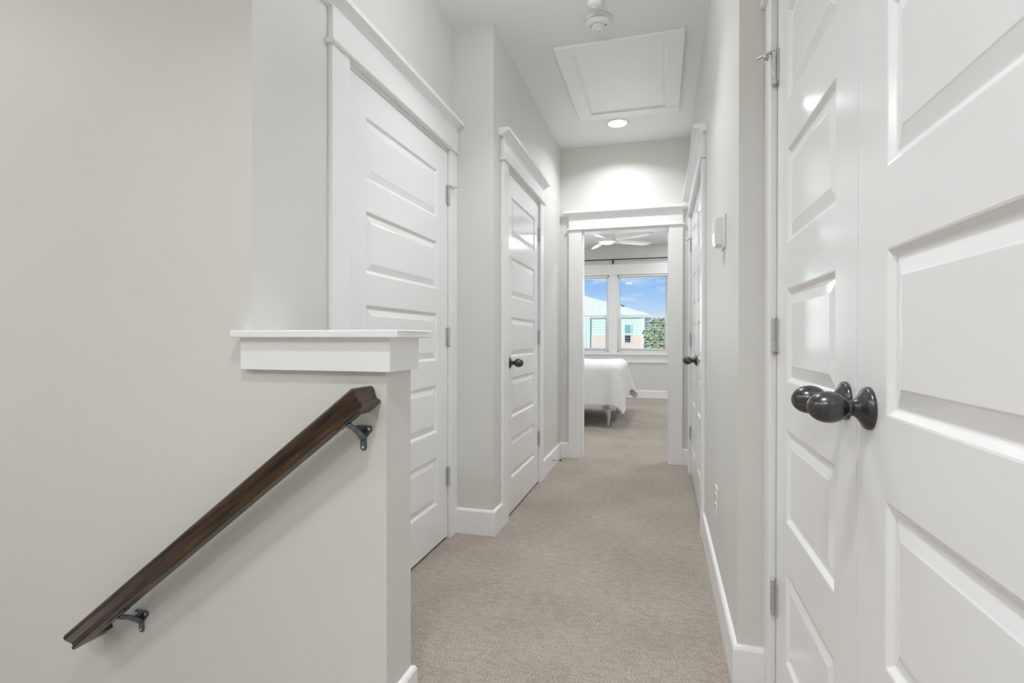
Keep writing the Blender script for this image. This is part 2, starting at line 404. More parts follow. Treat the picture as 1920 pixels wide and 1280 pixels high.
# ------------------------------------------------------------------ panelled doors
PANELS = [(.214, .458), (.580, .822), (.943, 1.185), (1.303, 1.545), (1.663, 1.905)]
def door(n, fn, a, b, label, hinge_at, knob_at=None, stile=.115, zt=2.031, zs=1.0, stop_hinge=True, knob_label=True, cat='door', swing=1):
    """slab face flush with the wall plane; fn(y, p, z), p>0 into the hall"""
    m = MB(); Z0, Z1 = .014, zt
    ys = [a, a + stile, b - stile, b]
    zz = [Z0] + [z * zs for pr in PANELS for z in pr] + [Z1]
    # front: stiles and rails around the panels
    def quad(y0, y1, z0, z1, p=0.0): m.add([fn(y0, p, z0), fn(y1, p, z0), fn(y1, p, z1), fn(y0, p, z1)], [(0, 1, 2, 3)])
    for i in range(len(zz) - 1):
        quad(ys[0], ys[1], zz[i], zz[i + 1]); quad(ys[2], ys[3], zz[i], zz[i + 1])
        if i % 2 == 0: quad(ys[1], ys[2], zz[i], zz[i + 1])
        else:
            rings = []
            for ins, p in ((0, 0), (.003, -.0008), (.011, -.0075), (.0135, -.0086), (.016, -.0086), (.040, -.0032), (.043, -.0022), (.044, -.0021)):
                y0, y1, z0, z1 = ys[1] + ins, ys[2] - ins, zz[i] + ins, zz[i + 1] - ins
                rings.append([fn(y0, p, z0), fn(y1, p, z0), fn(y1, p, z1), fn(y0, p, z1)])
            m.loft(rings, cap=False); m.add(rings[-1], [(0, 1, 2, 3)])
    # edges and back
    bk = -.035
    for i in range(len(zz) - 1):
        for y in (a, b): m.add([fn(y, 0, zz[i]), fn(y, 0, zz[i + 1]), fn(y, bk, zz[i + 1]), fn(y, bk, zz[i])], [(0, 1, 2, 3)])
    for z in (Z0, Z1):
        for j in range(3): m.add([fn(ys[j], 0, z), fn(ys[j + 1], 0, z), fn(ys[j + 1], bk, z), fn(ys[j], bk, z)], [(0, 1, 2, 3)])
    m.add([fn(a, bk, Z0), fn(b, bk, Z0), fn(b, bk, Z1), fn(a, bk, Z1)], [(0, 1, 2, 3)])
    d = m.build(f'door_{n}', 'door'); struct(d, label, cat)
    # hinges
    hy = a if hinge_at == 'a' else b
    sgn = 1 if hinge_at == 'b' else -1
    for k, hz in enumerate((1.765, 1.018, .284)):
        hz = hz * zs
        hm = MB(); c0 = fn(hy + sgn * .003, .0075, hz)
        for q in range(5):
            hm.lathe([(0, 0), (.0076, .0001), (.0076, .0181), (0, .0182)], Matrix.Translation(Vector(c0) + Vector((0, 0, .0186 * q))), 18, False)
        hm.lathe([(0, 0), (.0055, 0), (.0055, -.002), (0, -.0035)], Matrix.Translation(Vector(c0)), 12)
        hm.lathe([(0, 0), (.006, 0), (.006, .004), (0, .006)], Matrix.Translation(Vector(c0) + Vector((0, 0, .0925))), 12)
        p0 = fn(hy - sgn * .019, .0004, hz + .001); p1 = fn(hy + sgn * .002, .0035, hz + .0915)
        hm.box(p0[0], p1[0], p0[1], p1[1], p0[2], p1[2])
        hm.build('hinge', 'nickel', d)
        if k == 0 and stop_hinge:
            sm = MB()
            s0 = Vector(c0) + Vector((0, 0, .093))
            nrm = (Vector(fn(hy, 1, 0)) - Vector(fn(hy, 0, 0))); al = Vector((0, sgn, 0))
            dirv = (nrm * .9 + al * .45).normalized()
            sm.lathe([(0, 0), (.009, 0), (.009, .003), (0, .003)], Matrix.Translation(s0), 14)
            sm.tube([s0 + Vector((0, 0, .0015)), s0 + dirv * .022 + Vector((0, 0, .0)), s0 + dirv * .05 - Vector((0, 0, .006))], [.0045, .004, .0028], 8)
            sm.tube([s0 + dirv * .02 - Vector((0, 0, .004)), s0 + dirv * .02 + al * .012 - Vector((0, 0, .012))], [.003, .003], 8)
            sm.lathe([(0, 0), (.007, .001), (.008, .006), (.006, .011), (0, .012)], Matrix.Translation(s0 + dirv * .024 + Vector((0, 0, -.014))), 12)
            sm.build('hinge_stop', 'nickel', d)
    if knob_at is not None:
        kz = .947 if n in (3, 4) else .912
        p = Vector(fn(knob_at, 0, kz)); nrm = (Vector(fn(knob_at, 1, kz)) - p)
        rot = Vector((0, 0, 1)).rotation_difference(nrm).to_matrix().to_4x4()
        mt = Matrix.Translation(p) @ rot
        ks = MB()
        ks.lathe([(0, 0), (.0335, 0), (.0335, .004), (.0318, .007), (.026, .0105), (.018, .0155), (.0135, .0205), (.0118, .026)], mt, 36)
        kr = ks.build('knob_rosette', 'bronze', d)
        kk = MB(); L, R0, z0 = .058, .0252, .025
        prof = [(.0112, .018), (.0112, z0 + .004)]
        for i in range(1, 19):
            u = i / 18; th = PI * u
            zz_ = z0 + .004 + L * (1 - math.cos(th)) / 2
            rr = R0 * math.sin(th) ** .92 * (1.06 - .12 * u)
            prof.append((max(rr, .0112 if i < 4 else 0), zz_))
        kk.lathe(prof, mt, 36)
        kk.build('door_knob', 'bronze', kr)
    return d

door(1, frame_pt('L', XA), 1.6795, 2.6035, 'wide white five-panel door standing behind the half wall', 'b', stile=.127)
door(2, frame_pt('L', XB), 2.9555, 3.7765, 'narrow white five-panel door with a black knob', 'b', knob_at=3.012, stile=.108, stop_hinge=False)
door(3, frame_pt('R', XC), 1.0, 1.6285, 'white closet door leaf hinged beside the jog wall, far leaf of near pair', 'b', knob_at=1.052, stile=.115, zt=2.02)
door(4, frame_pt('R', XC), .3675, .9965, 'white closet door leaf cut off by the picture edge, with big black knob', 'a', knob_at=.945, stile=.115, zt=2.02)
door(5, frame_pt('R', XR), 3.0895, 3.7085, 'white linen closet door leaf nearer the thermostat, far pair', 'a', knob_at=3.65, stile=.11, zt=1.998, zs=.985, stop_hinge=False)
door(6, frame_pt('R', XR), 3.7125, 4.3325, 'white linen closet door leaf next to the bedroom doorway, far pair', 'b', knob_at=3.77, stile=.11, zt=1.998, zs=.985)

# ------------------------------------------------------------------ handrail
ang = math.radians(38.06); ax = Vector((math.cos(ang), 0, math.sin(ang))); vv = Vector((-math.sin(ang), 0, math.cos(ang)))
P1 = Vector((-.718, 1.153, .904)); P0 = Vector((-1.634, 1.153, .187))
s1 = (P1 - P0).dot(ax)
P1 = P0 + ax * s1
half = [(0, .028), (.017, .028), (.025, .0255), (.0285, .020), (.0278, .012), (.0248, .004), (.0218, -.004), (.0206, -.010), (.0206, -.0125), (.0215, -.0135), (.0236, -.0155), (.0240, -.021), (.0222, -.026), (.010, -.026)]
prof = half + [(-o, v) for o, v in reversed(half[1:])]
def ring(s, o_dir, y, fixed):
    out = []
    for o, v in prof:
        if fixed == 'wall': p = P0 + ax * (s + o_dir * o) + vv * v; p.y = y
        else: p = P0 + ax * (s + o_dir * o) + vv * v; p.y = y - o
        out.append(p)
    return out
Yc = 1.153
rings = [ring(s1 - .010, 1, YS, 'wall'), ring(s1 - .010, 1, Yc, 'corner'), ring(-.001, -1, Yc, 'corner'), ring(-.001, -1, YS, 'wall')]
hr = empty('handrail', P0)
tag(hr, 'dark stained wooden handrail sloping down the stair wall on two brackets', 'handrail')
m = MB()
m.loft(rings[:2], cap=True); m.loft(rings[1:3], cap=False); m.loft(rings[2:], cap=True)
m.build('rail', 'wood', hr, bevel=.0012, seg=1, angle=50)
def bracket(x, first):
    zc = P0.z + (x - P0.x) * math.tan(ang)
    und = zc - .028 / math.cos(ang)
    zp = und - .047
    b = MB()
    # wall plate outline (x, z): wide two-hole head and a tongue below
    ol = []
    def arc(cx, cz, r, a0, a1, n=7):
        for i in range(n + 1):
            a = math.radians(a0 + (a1 - a0) * i / n); ol.append((cx + r * math.cos(a), cz + r * math.sin(a)))
    arc(.017, .019, .0085, -45, 95); arc(-.017, .019, .0085, 85, 225); ol.append((-.0085, -.004)); arc(0, -.029, .009, 180, 360); ol.append((.0085, -.004))
    b.prism([(x + a, zp + c) for a, c in ol], lambda q, z, d: (q, d, z), YS - .005, YS + .0005)
    # curved arm
    pts = [(x, YS - .003, zp - .002), (x - .001, YS - .014, zp + .006), (x - .002, YS - .030, zp + .018), (x - .003, YS - .048, und - .017), (x - .004, Yc + .006, und - .012), (x - .004, Yc - .002, und - .004)]
    b.tube(pts, [.0115, .009, .0075, .0068, .007, .009], 12)
    bo = b.build('bracket', 'bracket', hr, bevel=.0008, seg=1)
    # saddle under rail
    sd = MB(); cpt = Vector((x - .004, Yc, und - .0005)) - vv * .0015
    for tt in (-1,):
        a_ = cpt - ax * .034; b_ = cpt + ax * .034
        sd.loft([[p + Vector((0, w, 0)) + vv * u for w, u in ((-.011, -.003), (.011, -.003), (.011, .002), (-.011, .002))] for p in (a_, b_)])
    sd.build('saddle', 'bracket', bo, bevel=.001)
    for (sx, sz) in ((.017, .019), (-.017, .019), (0, -.029)):
        sc = MB(); sc.lathe([(0, .0), (.0042, 0), (.0036, .0016), (0, .0022)], Matrix.Translation((x + sx, YS - .005, zp + sz)) @ Matrix.Rotation(PI / 2, 4, 'X'), 12)
        sc.build('screw', 'bright', bo)
bracket(-.742, True); bracket(-1.487, False)

# ------------------------------------------------------------------ ceiling things
ah = empty('attic_hatch', (-.244, 3.55, CEIL)); tag(ah, 'white square attic access hatch in the hall ceiling', 'hatch')
hx0, hx1, hy0, hy1 = -.606, .118, 3.02, 4.07; w = .095
m = MB()
for (a, b_, c_, d_) in ((hx0, hx1, hy0, hy0 + w), (hx0, hx1, hy1 - w, hy1), (hx0, hx0 + w, hy0 + w, hy1 - w), (hx1 - w, hx1, hy0 + w, hy1 - w)):
    m.box(a, b_, c_, d_, CEIL - .017, CEIL)
m.build('hatch_frame', 'trim', ah, bevel=.003)
m = MB(); x0, x1, y0, y1 = hx0 + w, hx1 - w, hy0 + w, hy1 - w
m.loft([[(x0, y0, CEIL - .013), (x1, y0, CEIL - .013), (x1, y1, CEIL - .013), (x0, y1, CEIL - .013)],
        [(x0 + .010, y0 + .010, CEIL - .003), (x1 - .010, y0 + .010, CEIL - .003), (x1 - .010, y1 - .010, CEIL - .003), (x0 + .010, y1 - .010, CEIL - .003)],
        [(x0 + .014, y0 + .014, CEIL - .003), (x1 - .014, y0 + .014, CEIL - .003), (x1 - .014, y1 - .014, CEIL - .003), (x0 + .014, y1 - .014, CEIL - .003)],
        [(x0 + .018, y0 + .018, CEIL - .0065), (x1 - .018, y0 + .018, CEIL - .0065), (x1 - .018, y1 - .018, CEIL - .0065), (x0 + .018, y1 - .018, CEIL - .0065)]], cap=False)
m.add([(x0 + .018, y0 + .018, CEIL - .0065), (x1 - .018, y0 + .018, CEIL - .0065), (x1 - .018, y1 - .018, CEIL - .0065), (x0 + .018, y1 - .018, CEIL - .0065)], [(0, 1, 2, 3)])
m.build('hatch_panel', 'trim', ah)

DOWN = Matrix.Rotation(PI, 4, 'X')
def downlight(x, y, label, k=1):
    o = empty('ceiling_downlight', (x, y, CEIL)); tag(o, label, 'ceiling light', 'recessed ceiling lights')  # fitting for the real hall downlight and for the added lamps
    m = MB(); m.lathe([(.068 * k, .0), (.090 * k, .0), (.090 * k, .003), (.084 * k, .006), (.070 * k, .0045), (.068 * k, .0)], Matrix.Translation((x, y, CEIL)) @ DOWN, 40); m.build('trim_ring', 'plastic', o)
    m = MB(); m.lathe([(0, .0015), (.069 * k, .0015), (.069 * k, .0035), (0, .0045)], Matrix.Translation((x, y, CEIL)) @ DOWN, 40); m.build('light_lens', 'lamp', o)
downlight(-.335, 4.218, 'lit round recessed light in the ceiling past the attic hatch')
downlight(-.30, .2, 'added round fill light in the ceiling over the top of the stairs')  # unseen lamp added to brighten the near hall
downlight(-.40, 2.2, 'added round fill light in the ceiling in front of the wide door')  # added above the frame to lift the lower hall walls
downlight(-.6, -1.6, 'added round fill light in the landing ceiling behind the viewer', 3)  # added behind the camera as fill for the landing
ADDED_STAIR_LAMPS = [(-1.7, -1.5), (-2.7, -.7), (-3.5, .3)]  # out-of-view lamps added to light the stair side softly
for (x, y), w_ in zip(ADDED_STAIR_LAMPS, ('in the middle of the landing', 'beside the stairs', 'over the lower end of the handrail')):
    downlight(x, y, 'added wide round fill light ' + w_, 3.6)
ADDED_BED_LAMPS = [(-2.6, 5.6), (.6, 5.6), (-2.6, 8.9), (.6, 8.9)]  # unseen lamps added to brighten the bedroom
for (x, y), w_ in zip(ADDED_BED_LAMPS, ('beside the doorway wall over the bed head', 'just inside the doorway', 'in the far corner past the bed', 'near the bedroom window and right wall')):
    downlight(x, y, 'added unseen fill light in the bedroom ceiling ' + w_)

gl = empty('added_ceiling_globe', (-.42, 1.85, CEIL)); tag(gl, 'added glowing globe fill lamp hanging from the ceiling in front of the wide door', 'ceiling light')  # globe added just above the frame to brighten the hall
mt = Matrix.Translation((-.42, 1.85, CEIL)) @ DOWN
m = MB(); m.lathe([(0, 0), (.07, 0), (.07, .012), (.05, .022), (.012, .026), (.012, .19), (0, .19)], mt, 28); m.build('canopy', 'plastic', gl)
m = MB(); m.lathe([(0, .185)] + [(.1 * math.sin(PI * i / 16), .285 - .1 * math.cos(PI * i / 16)) for i in range(1, 16)] + [(0, .385)], mt, 32); m.build('globe_shade', 'globe', gl)
sx, sy = -.327, 2.815
sd = empty('smoke_detector', (sx, sy, CEIL)); tag(sd, 'round white smoke detector on the ceiling before the attic hatch', 'smoke detector')
mt = Matrix.Translation((sx, sy, CEIL)) @ DOWN
m = MB(); m.lathe([(0, 0), (.071, 0), (.071, .008), (.068, .012), (.058, .014), (.056, .020), (.0, .020)], mt, 40); m.build('mounting_base', 'plastic', sd)
m = MB(); m.lathe([(.050, .020), (.064, .021), (.066, .026), (.066, .034), (.060, .041), (.048, .0445), (.040, .0445), (.036, .038), (0, .038)], mt, 40); m.build('housing', 'plastic', sd)
m = MB(); m.lathe([(.0, .036), (.0345, .036), (.0345, .047), (.031, .050), (0, .0515)], mt, 36); m.build('cover', 'plastic2', sd)
m = MB(); m.lathe([(0, .0), (.004, 0), (.004, .003), (0, .0035)], Matrix.Translation((sx + .043, sy - .012, CEIL - .0435)) @ DOWN, 12); m.build('test_button', 'dark', sd)
sx, sy = -.322, 2.622
cs = empty('ceiling_sensor', (sx, sy, CEIL)); tag(cs, 'small white cylindrical ceiling detector beside the smoke detector, cut by picture top', 'detector')
mt = Matrix.Translation((sx, sy, CEIL)) @ DOWN
m = MB(); m.lathe([(0, 0), (.036, 0), (.036, .05), (.033, .055), (0, .056)], mt, 36); m.build('body', 'plastic', cs)
m = MB(); m.lathe([(0, .055), (.018, .055), (.016, .058), (0, .0595)], mt, 24); m.build('lens', 'plastic2', cs)

# ------------------------------------------------------------------ wall fittings
tz0, tz1, ty0, ty1 = 1.393, 1.503, 2.062, 2.15
th = empty('thermostat', (XR, 2.105, tz0)); tag(th, 'white thermostat box with flared corners on the hall wall', 'thermostat')
m = MB(); m.box(XR - .008, XR, ty0 - .012, ty1 + .012, tz0 - .006, tz1 + .006); m.build('mounting_plate', 'plastic', th, bevel=.003)
m = MB()
ol = []
def flare(n=6):
    # side outline (p, z): concave top and bottom shoulders
    pts = [(0.006, tz0)]
    for i in range(n + 1):
        u = i / n; pts.append((.010 + .026 * u, tz0 + .010 * (1 - math.sqrt(max(0, 1 - (u) ** 2))) + .004))
    pts += [(.038, tz0 + .022), (.038, tz1 - .022)]
    for i in range(n, -1, -1):
        u = i / n; pts.append((.010 + .026 * u, tz1 - .010 * (1 - math.sqrt(max(0, 1 - (u) ** 2))) - .004))
    pts.append((.006, tz1)); return pts
m.prism(flare(), lambda p, z, d: (XR - p, d, z), ty0, ty1)
m.build('cover', 'plastic2', th, bevel=.004)
m = MB(); m.box(XR - .0395, XR - .037, 2.085, 2.13, 1.45, 1.485); m.build('display', 'plastic', th, bevel=.001)

oy, oz = 2.33, .39
ou = empty('wall_outlet', (XR, oy, oz)); tag(ou, 'white electrical outlet low on the hall wall below the thermostat', 'outlet')
m = MB(); m.box(XR - .006, XR, oy - .036, oy + .036, oz - .058, oz + .058); m.build('cover_plate', 'plastic2', ou, bevel=.003, seg=3)
for dz in (-.02, .02):
    m = MB(); m.lathe([(0, 0), (.0165, 0), (.0165, .0015), (0, .0018)], Matrix.Translation((XR - .006, oy, oz + dz)) @ Matrix.Rotation(-PI / 2, 4, 'Y'), 24); so = m.build('socket', 'plastic', ou)
    m = MB(); m.box(XR - .0085, XR - .0075, oy - .007, oy - .005, oz + dz - .004, oz + dz + .005); m.box(XR - .0085, XR - .0075, oy + .005, oy + .007, oz + dz - .004, oz + dz + .005); m.build('slot', 'dark', so)

dy, dz = 4.27, .062
ds = empty('door_stop', (XB + .014, dy, dz)); tag(ds, 'small metal spring door stop on the baseboard near the bedroom doorway', 'door stop')
TOX = Matrix.Translation((XB + .014, dy, dz)) @ Matrix.Rotation(PI / 2, 4, 'Y')
m = MB(); m.lathe([(0, 0), (.012, 0), (.010, .004), (.005, .008), (0, .009)], TOX, 16); m.build('mounting_flange', 'nickel', ds)
m = MB(); pts = []
for i in range(0, 121):
    a = 2 * PI * i / 10; pts.append((XB + .021 + .048 * i / 120, dy + .0048 * math.cos(a), dz + .0048 * math.sin(a)))
m.tube(pts, .0014, 5); m.build('spring', 'nickel', ds)
m = MB(); m.lathe([(0, .052), (.0075, .052), (.0075, .064), (.005, .068), (0, .069)], TOX, 16); m.build('rubber_tip', 'dark', ds)

# ------------------------------------------------------------------ bedroom: ceiling fan
FX, FY = -.712, 7.22
cf = empty('ceiling_fan', (FX, FY, CEIL)); tag(cf, 'white five-blade ceiling fan with lit round lamp in the bedroom', 'ceiling fan')
mt = Matrix.Translation((FX, FY, CEIL)) @ DOWN
m = MB(); m.lathe([(0, 0), (.085, 0), (.085, .03), (.07, .06), (.02, .07), (.02, .12), (0, .12)], mt, 32); m.build('ceiling_canopy', 'fanwhite', cf)
m = MB(); m.lathe([(0, .11), (.09, .115), (.105, .13), (.108, .24), (.112, .31), (.13, .335), (.13, .37), (.098, .385), (0, .385)], mt, 40); m.build('motor_housing', 'fanwhite', cf)
m = MB(); m.lathe([(0, .38), (.094, .38), (.094, .386), (.088, .394), (.070, .403), (.040, .4095), (0, .412)], mt, 40); m.build('light_lens', 'fanlamp', cf)
for k in range(5):
    a = math.radians(38 + 72 * k); R = .70
    d = Vector((math.cos(a), math.sin(a), 0)); n_ = Vector((-math.sin(a), math.cos(a), 0))
    m = MB(); rings = []
    for i in range(9):
        u = i / 8; rr = .10 + (R - .10) * u; wd = .050 + .022 * math.sin(PI * min(1, u * .75 + .1))
        if i == 8: wd *= .62
        tw = math.radians(-13)
        c0 = Vector((FX, FY, CEIL - .352)) + d * rr + n_ * (.012 * math.sin(u * 2.4))
        e = n_ * math.cos(tw) + Vector((0, 0, math.sin(tw)))
        up = e.cross(d) * -1
        rings.append([c0 + e * wd * q + up * h for q, h in ((-1, -.002), (-.6, -.0045), (.6, -.0045), (1, -.002), (1, .002), (.6, .0045), (-.6, .0045), (-1, .002))])
    m.loft(rings, True); m.build('blade', 'fanwhite', cf)

# curtain rod
RZ, RY = 2.475, YB1 - .075
cr = empty('curtain_rod', (-.85, RY, RZ)); tag(cr, 'thin black curtain rod above the bedroom windows', 'curtain rod')
m = MB(); m.tube([(-2.2, RY, RZ), (.5, RY, RZ)], .0095, 12); m.build('rod', 'blackrod', cr)
for x in (-2.05, -.852, .36):
    m = MB(); m.box(x - .009, x + .009, YB1 - .004, YB1, RZ - .075, RZ + .015); m.tube([(x, YB1 - .003, RZ - .045), (x, RY + .02, RZ - .035), (x, RY, RZ - .008)], .007, 8); m.box(x - .008, x + .008, RY - .012, RY + .012, RZ - .013, RZ - .007)
    m.build('rod_bracket', 'blackrod', cr)
for x, s in ((-2.2, -1), (.5, 1)):
    m = MB(); m.lathe([(0, 0), (.012, 0), (.012, .012), (.022, .02), (.026, .035), (.02, .05), (0, .056)], Matrix.Translation((x, RY, RZ)) @ Matrix.Rotation(s * PI / 2, 4, 'Y'), 20); m.build('finial', 'blackrod', cr)

# ------------------------------------------------------------------ bed
BX0, BX1, BY0, BY1, BZ = -2.75, -.575, 6.43, 7.86, .735
bd = empty('bed', (-1.6, 7.15, 0)); tag(bd, 'pale painted bed frame on curved legs under the white duvet', 'bed')
m = MB(); m.box(BX0, BX1 - .03, BY0 + .02, BY1 - .02, .42, BZ - .02); m.build('mattress', 'mattress', bd, bevel=.04, seg=3)
m = MB(); m.box(BX0, BX1 - .02, BY0 + .02, BY0 + .05, .28, .42); m.box(BX0, BX1 - .02, BY1 - .05, BY1 - .02, .28, .42); m.box(BX1 - .05, BX1 - .02, BY0 + .05, BY1 - .05, .28, .42); m.box(BX0, BX1 - .05, BY0 + .05, BY1 - .05, .36, .42)
m.build('bed_frame', 'bedwood', bd, bevel=.006)
m = MB(); m.box(BX0 + .02, BX1 - .06, BY0 + .06, BY1 - .06, .275, .36); m.build('under_bed_shade', 'dark', bd)  # dark sheet standing in for the shade under the bed
def leg(x, y, sx, sy):
    m = MB(); rings = []
    m.box(x - .05, x + .03, y - .03, y + .03, .20, .30)
    for i in range(11):
        u = i / 10; z = .22 * (1 - u)
        off = .034 * math.sin(u * PI * .9) + .030 * (u ** 5)
        wd = .026 * (1 - u) ** 1.3 + .0105
        if u > .9: wd += .003
        cx, cy = x + sx * (off - .02 * u), y + sy * (off - .02 * u)
        rings.append([(cx + wd * math.cos(q) , cy + wd * math.sin(q), z) for q in [2 * PI * j / 12 for j in range(12)]])
    m.loft(rings, True); m.build('leg', 'bedwood', bd)
leg(BX1 - .06, BY0 + .065, 1, -1); leg(BX1 - .06, BY1 - .065, 1, 1); leg(BX0 + .06, BY0 + .065, -1, -1); leg(BX0 + .06, BY1 - .065, -1, 1)

dv = MB(); NX, NY = 120, 90
ovx, ovn, ovf = .47, .515, .52
def cloth(s, t_):
    # s: along bed (x), t_: along y measured on cloth
    a = max(0, s - BX1); b_ = max(0, BY0 - t_); c_ = max(0, t_ - BY1)
    bx_, by_ = min(s, BX1), min(max(t_, BY0), BY1)
    q = b_ if b_ > 0 else c_; sg = -1 if b_ > 0 else 1
    r = (a ** 3.2 + q ** 3.2) ** (1 / 3.2) if a + q > 0 else 0
    tot = math.hypot(a, q) or 1
    dx, dy_ = a / tot, sg * q / tot
    rad = .085
    arc = rad * PI / 2
    if r <= arc:
        th = r / rad; out = rad * math.sin(th); dn = rad * (1 - math.cos(th))
    else:
        out = rad + (r - arc) * .10; dn = rad + (r - arc)
    corner = min(a, q) / (max(a, q) + 1e-6)
    ph = (s * 9.0 if q >= a else t_ * 9.0)
    amp = max(0, (r - .1)) * .10
    out += amp * (math.sin(ph * 1.35) * .5 + math.sin(ph * 2.7 + 1.2) * .35 + math.sin(ph * .6 + .5) * .4) * (1 - .7 * corner)
    out += corner * max(0, r - .1) * (.22 if sg < 0 else .40)
    z = BZ - dn + .010 * math.sin(s * 7 + t_ * 3) * (1 if r < .02 else .4) + .008 * math.sin(t_ * 11 - s * 4)
    # seam welt near the edge of the top
    z += .008 * math.exp(-((r - .10) / .012) ** 2) if r > 0 else 0
    inset = rad * .8
    px = bx_ - (inset if 0 else 0) + dx * out - (rad * .55 if a > 0 or s >= BX1 else 0) * 0
    py = by_ + dy_ * out
    return (px, py, z)
vs = []
for i in range(NX + 1):
    s = BX0 + (BX1 + ovx - BX0) * i / NX
    for j in range(NY + 1):
        t_ = BY0 - ovn + (BY1 + ovf - BY0 + ovn) * j / NY
        vs.append(cloth(s, t_))
fs = [(i * (NY + 1) + j, (i + 1) * (NY + 1) + j, (i + 1) * (NY + 1) + j + 1, i * (NY + 1) + j + 1) for i in range(NX) for j in range(NY)]
dv.add(vs, fs, True)
du = dv.build('duvet', 'duvet', doubles=False)
tag(du, 'white duvet draped over the bed with folded hanging corners', 'duvet')
so = du.modifiers.new('thick', 'SOLIDIFY'); so.thickness = .022; so.offset = 1
sb = du.modifiers.new('sub', 'SUBSURF'); sb.levels = 1; sb.render_levels = 1

# ------------------------------------------------------------------ outside
GZ = -3.1
m = MB(); m.box(-90, 90, YB1 + .4, 260, GZ - .3, GZ)
struct(m.build('ground', 'lawn'), 'green lawn around the houses beyond the window', 'ground')
HY = 50.0
ho = empty('neighbor_house', (-6.5, HY + 5, GZ)); tag(ho, 'mint green and peach house with cream hip roof seen through bedroom windows', 'house')
m = MB(); m.box(-13, -1.58, HY, HY + 10, GZ, 3.2); m.build('wall', 'mint', ho)
m = MB(); m.box(-6.45, -1.62, HY - .08, HY, GZ, 1.39); plabel(m.build('lower_wall', 'peach', ho), 'peach stucco lower wall')
m = MB(); m.box(-11, -6.45, HY - .3, HY, GZ, 3.15); plabel(m.build('bay', 'mint', ho), 'mint siding bay standing forward')
for (x0, x1, y) in ((-1.78, -1.5, HY - .12), (-7.0, -6.82, HY - .36)):
    m = MB(); m.box(x0, x1, y, y + .14, GZ, 3.2); m.build('corner_board', 'hwhite', ho)
m = MB(); m.box(-13.6, -1.1, HY - .5, HY + 10.6, 3.17, 3.30); m.build('eave', 'hwhite', ho)
m = MB()
e0 = [(-13.6, HY - .5, 3.3), (-1.1, HY - .5, 3.3), (-1.1, HY + 10.6, 3.3), (-13.6, HY + 10.6, 3.3)]
rg = [(-9.5, HY + 4, 5.6), (-8.2, HY + 4, 5.6)]
m.add(e0 + rg, [(0, 1, 5, 4), (1, 2, 5), (2, 3, 4, 5), (3, 0, 4), (3, 2, 1, 0)])
m.build('roof', 'roof', ho)
m = MB(); m.tube([(-3.5, HY + 1.5, 3.6), (-3.5, HY + 1.5, 4.15), (-3.75, HY + 1.5, 4.22)], .09, 8); m.build('vent_pipe', 'hdark', ho)
m = MB(); m.box(-3.36, -2.66, HY - .14, HY, .62, 2.42); wf = m.build('window', 'hwhite', ho)
m = MB(); m.box(-3.26, -2.76, HY - .17, HY - .13, 1.56, 2.32); m.build('upper_pane', 'teal', wf)
m = MB(); m.box(-3.26, -2.76, HY - .17, HY - .13, .72, 1.40); m.build('lower_pane', 'hdark', wf)

tr = empty('leafy_tree', (.15, 38.5, GZ)); tag(tr, 'bushy green tree beside the mint house beyond the bedroom window', 'tree')
m = MB(); m.tube([(.15, 38.5, GZ), (.17, 38.5, -1.2), (.12, 38.5, .6)], [.16, .13, .08], 10); m.build('trunk', 'bark', tr)
m = MB()
blobs = [(-.42, 38.4, .6, .8), (-.42, 38.4, -.2, .8), (-.38, 38.4, 1.3, .9), (.55, 38.6, 1.3, 1.05), (.1, 38.3, .2, 1.05), (.9, 38.5, .1, 1.0), (-.3, 38.5, -.5, .8), (.5, 38.2, -.7, 1.0), (-.2, 38.4, 1.75, .72), (.5, 38.4, 1.85, .65)]
for _ in range(9000):
    bx_, by_, bz_, br = random.choice(blobs)
    d = Vector((random.gauss(0, 1), random.gauss(0, 1), random.gauss(0, 1))).normalized()
    p = Vector((bx_, by_, bz_)) + d * br * (.55 + .45 * random.random() ** .5)
    n_ = (d + Vector((random.uniform(-.6, .6), random.uniform(-.6, .6), random.uniform(-.3, .8)))).normalized()
    u = n_.orthogonal().normalized(); w_ = n_.cross(u); l = random.uniform(.10, .20)
    q = random.uniform(0, 6.28); u2 = u * math.cos(q) + w_ * math.sin(q); w2 = -u * math.sin(q) + w_ * math.cos(q)
    m.add([p - u2 * l, p + w2 * l * .5, p + u2 * l, p - w2 * l * .5], [(0, 1, 2, 3)])
m.build('foliage', 'leaf', tr, doubles=False)
# distant treetops
for i, (x, y, zt, r_) in enumerate([(-5.2, 150, 7.9, 2.2), (-1.0, 160, 8.2, 2.6), (4.5, 165, 8.0, 2.4)]):
    t_ = empty('distant_tree', (x, y, GZ))
    tag(t_, ['hazy treetop just past the roof end of the mint house', 'hazy treetop low on the skyline above the bushy tree', 'hazy treetop on the skyline beyond the bushy tree'][i], 'tree', 'trees on the skyline')
    m = MB()
    for _ in range(500):
        d = Vector((random.gauss(0, 1), random.gauss(0, 1), random.gauss(0, 1))).normalized()
        p = Vector((x, y, zt - r_ * 1.5)) + Vector((d.x * r_ * 1.1, d.y * r_, d.z * r_ * 1.5)) * (random.random() ** .33)
        l = random.uniform(.2, .45); u = d.orthogonal().normalized(); w_ = d.cross(u)
        m.add([p - u * l, p + w_ * l * .6, p + u * l, p - w_ * l * .6], [(0, 1, 2, 3)])
    m.build('foliage', 'distant', t_, doubles=False)
    m = MB(); m.tube([(x, y, GZ), (x, y, zt - r_ * 2)], .25, 8); m.build('trunk', 'bark', t_)

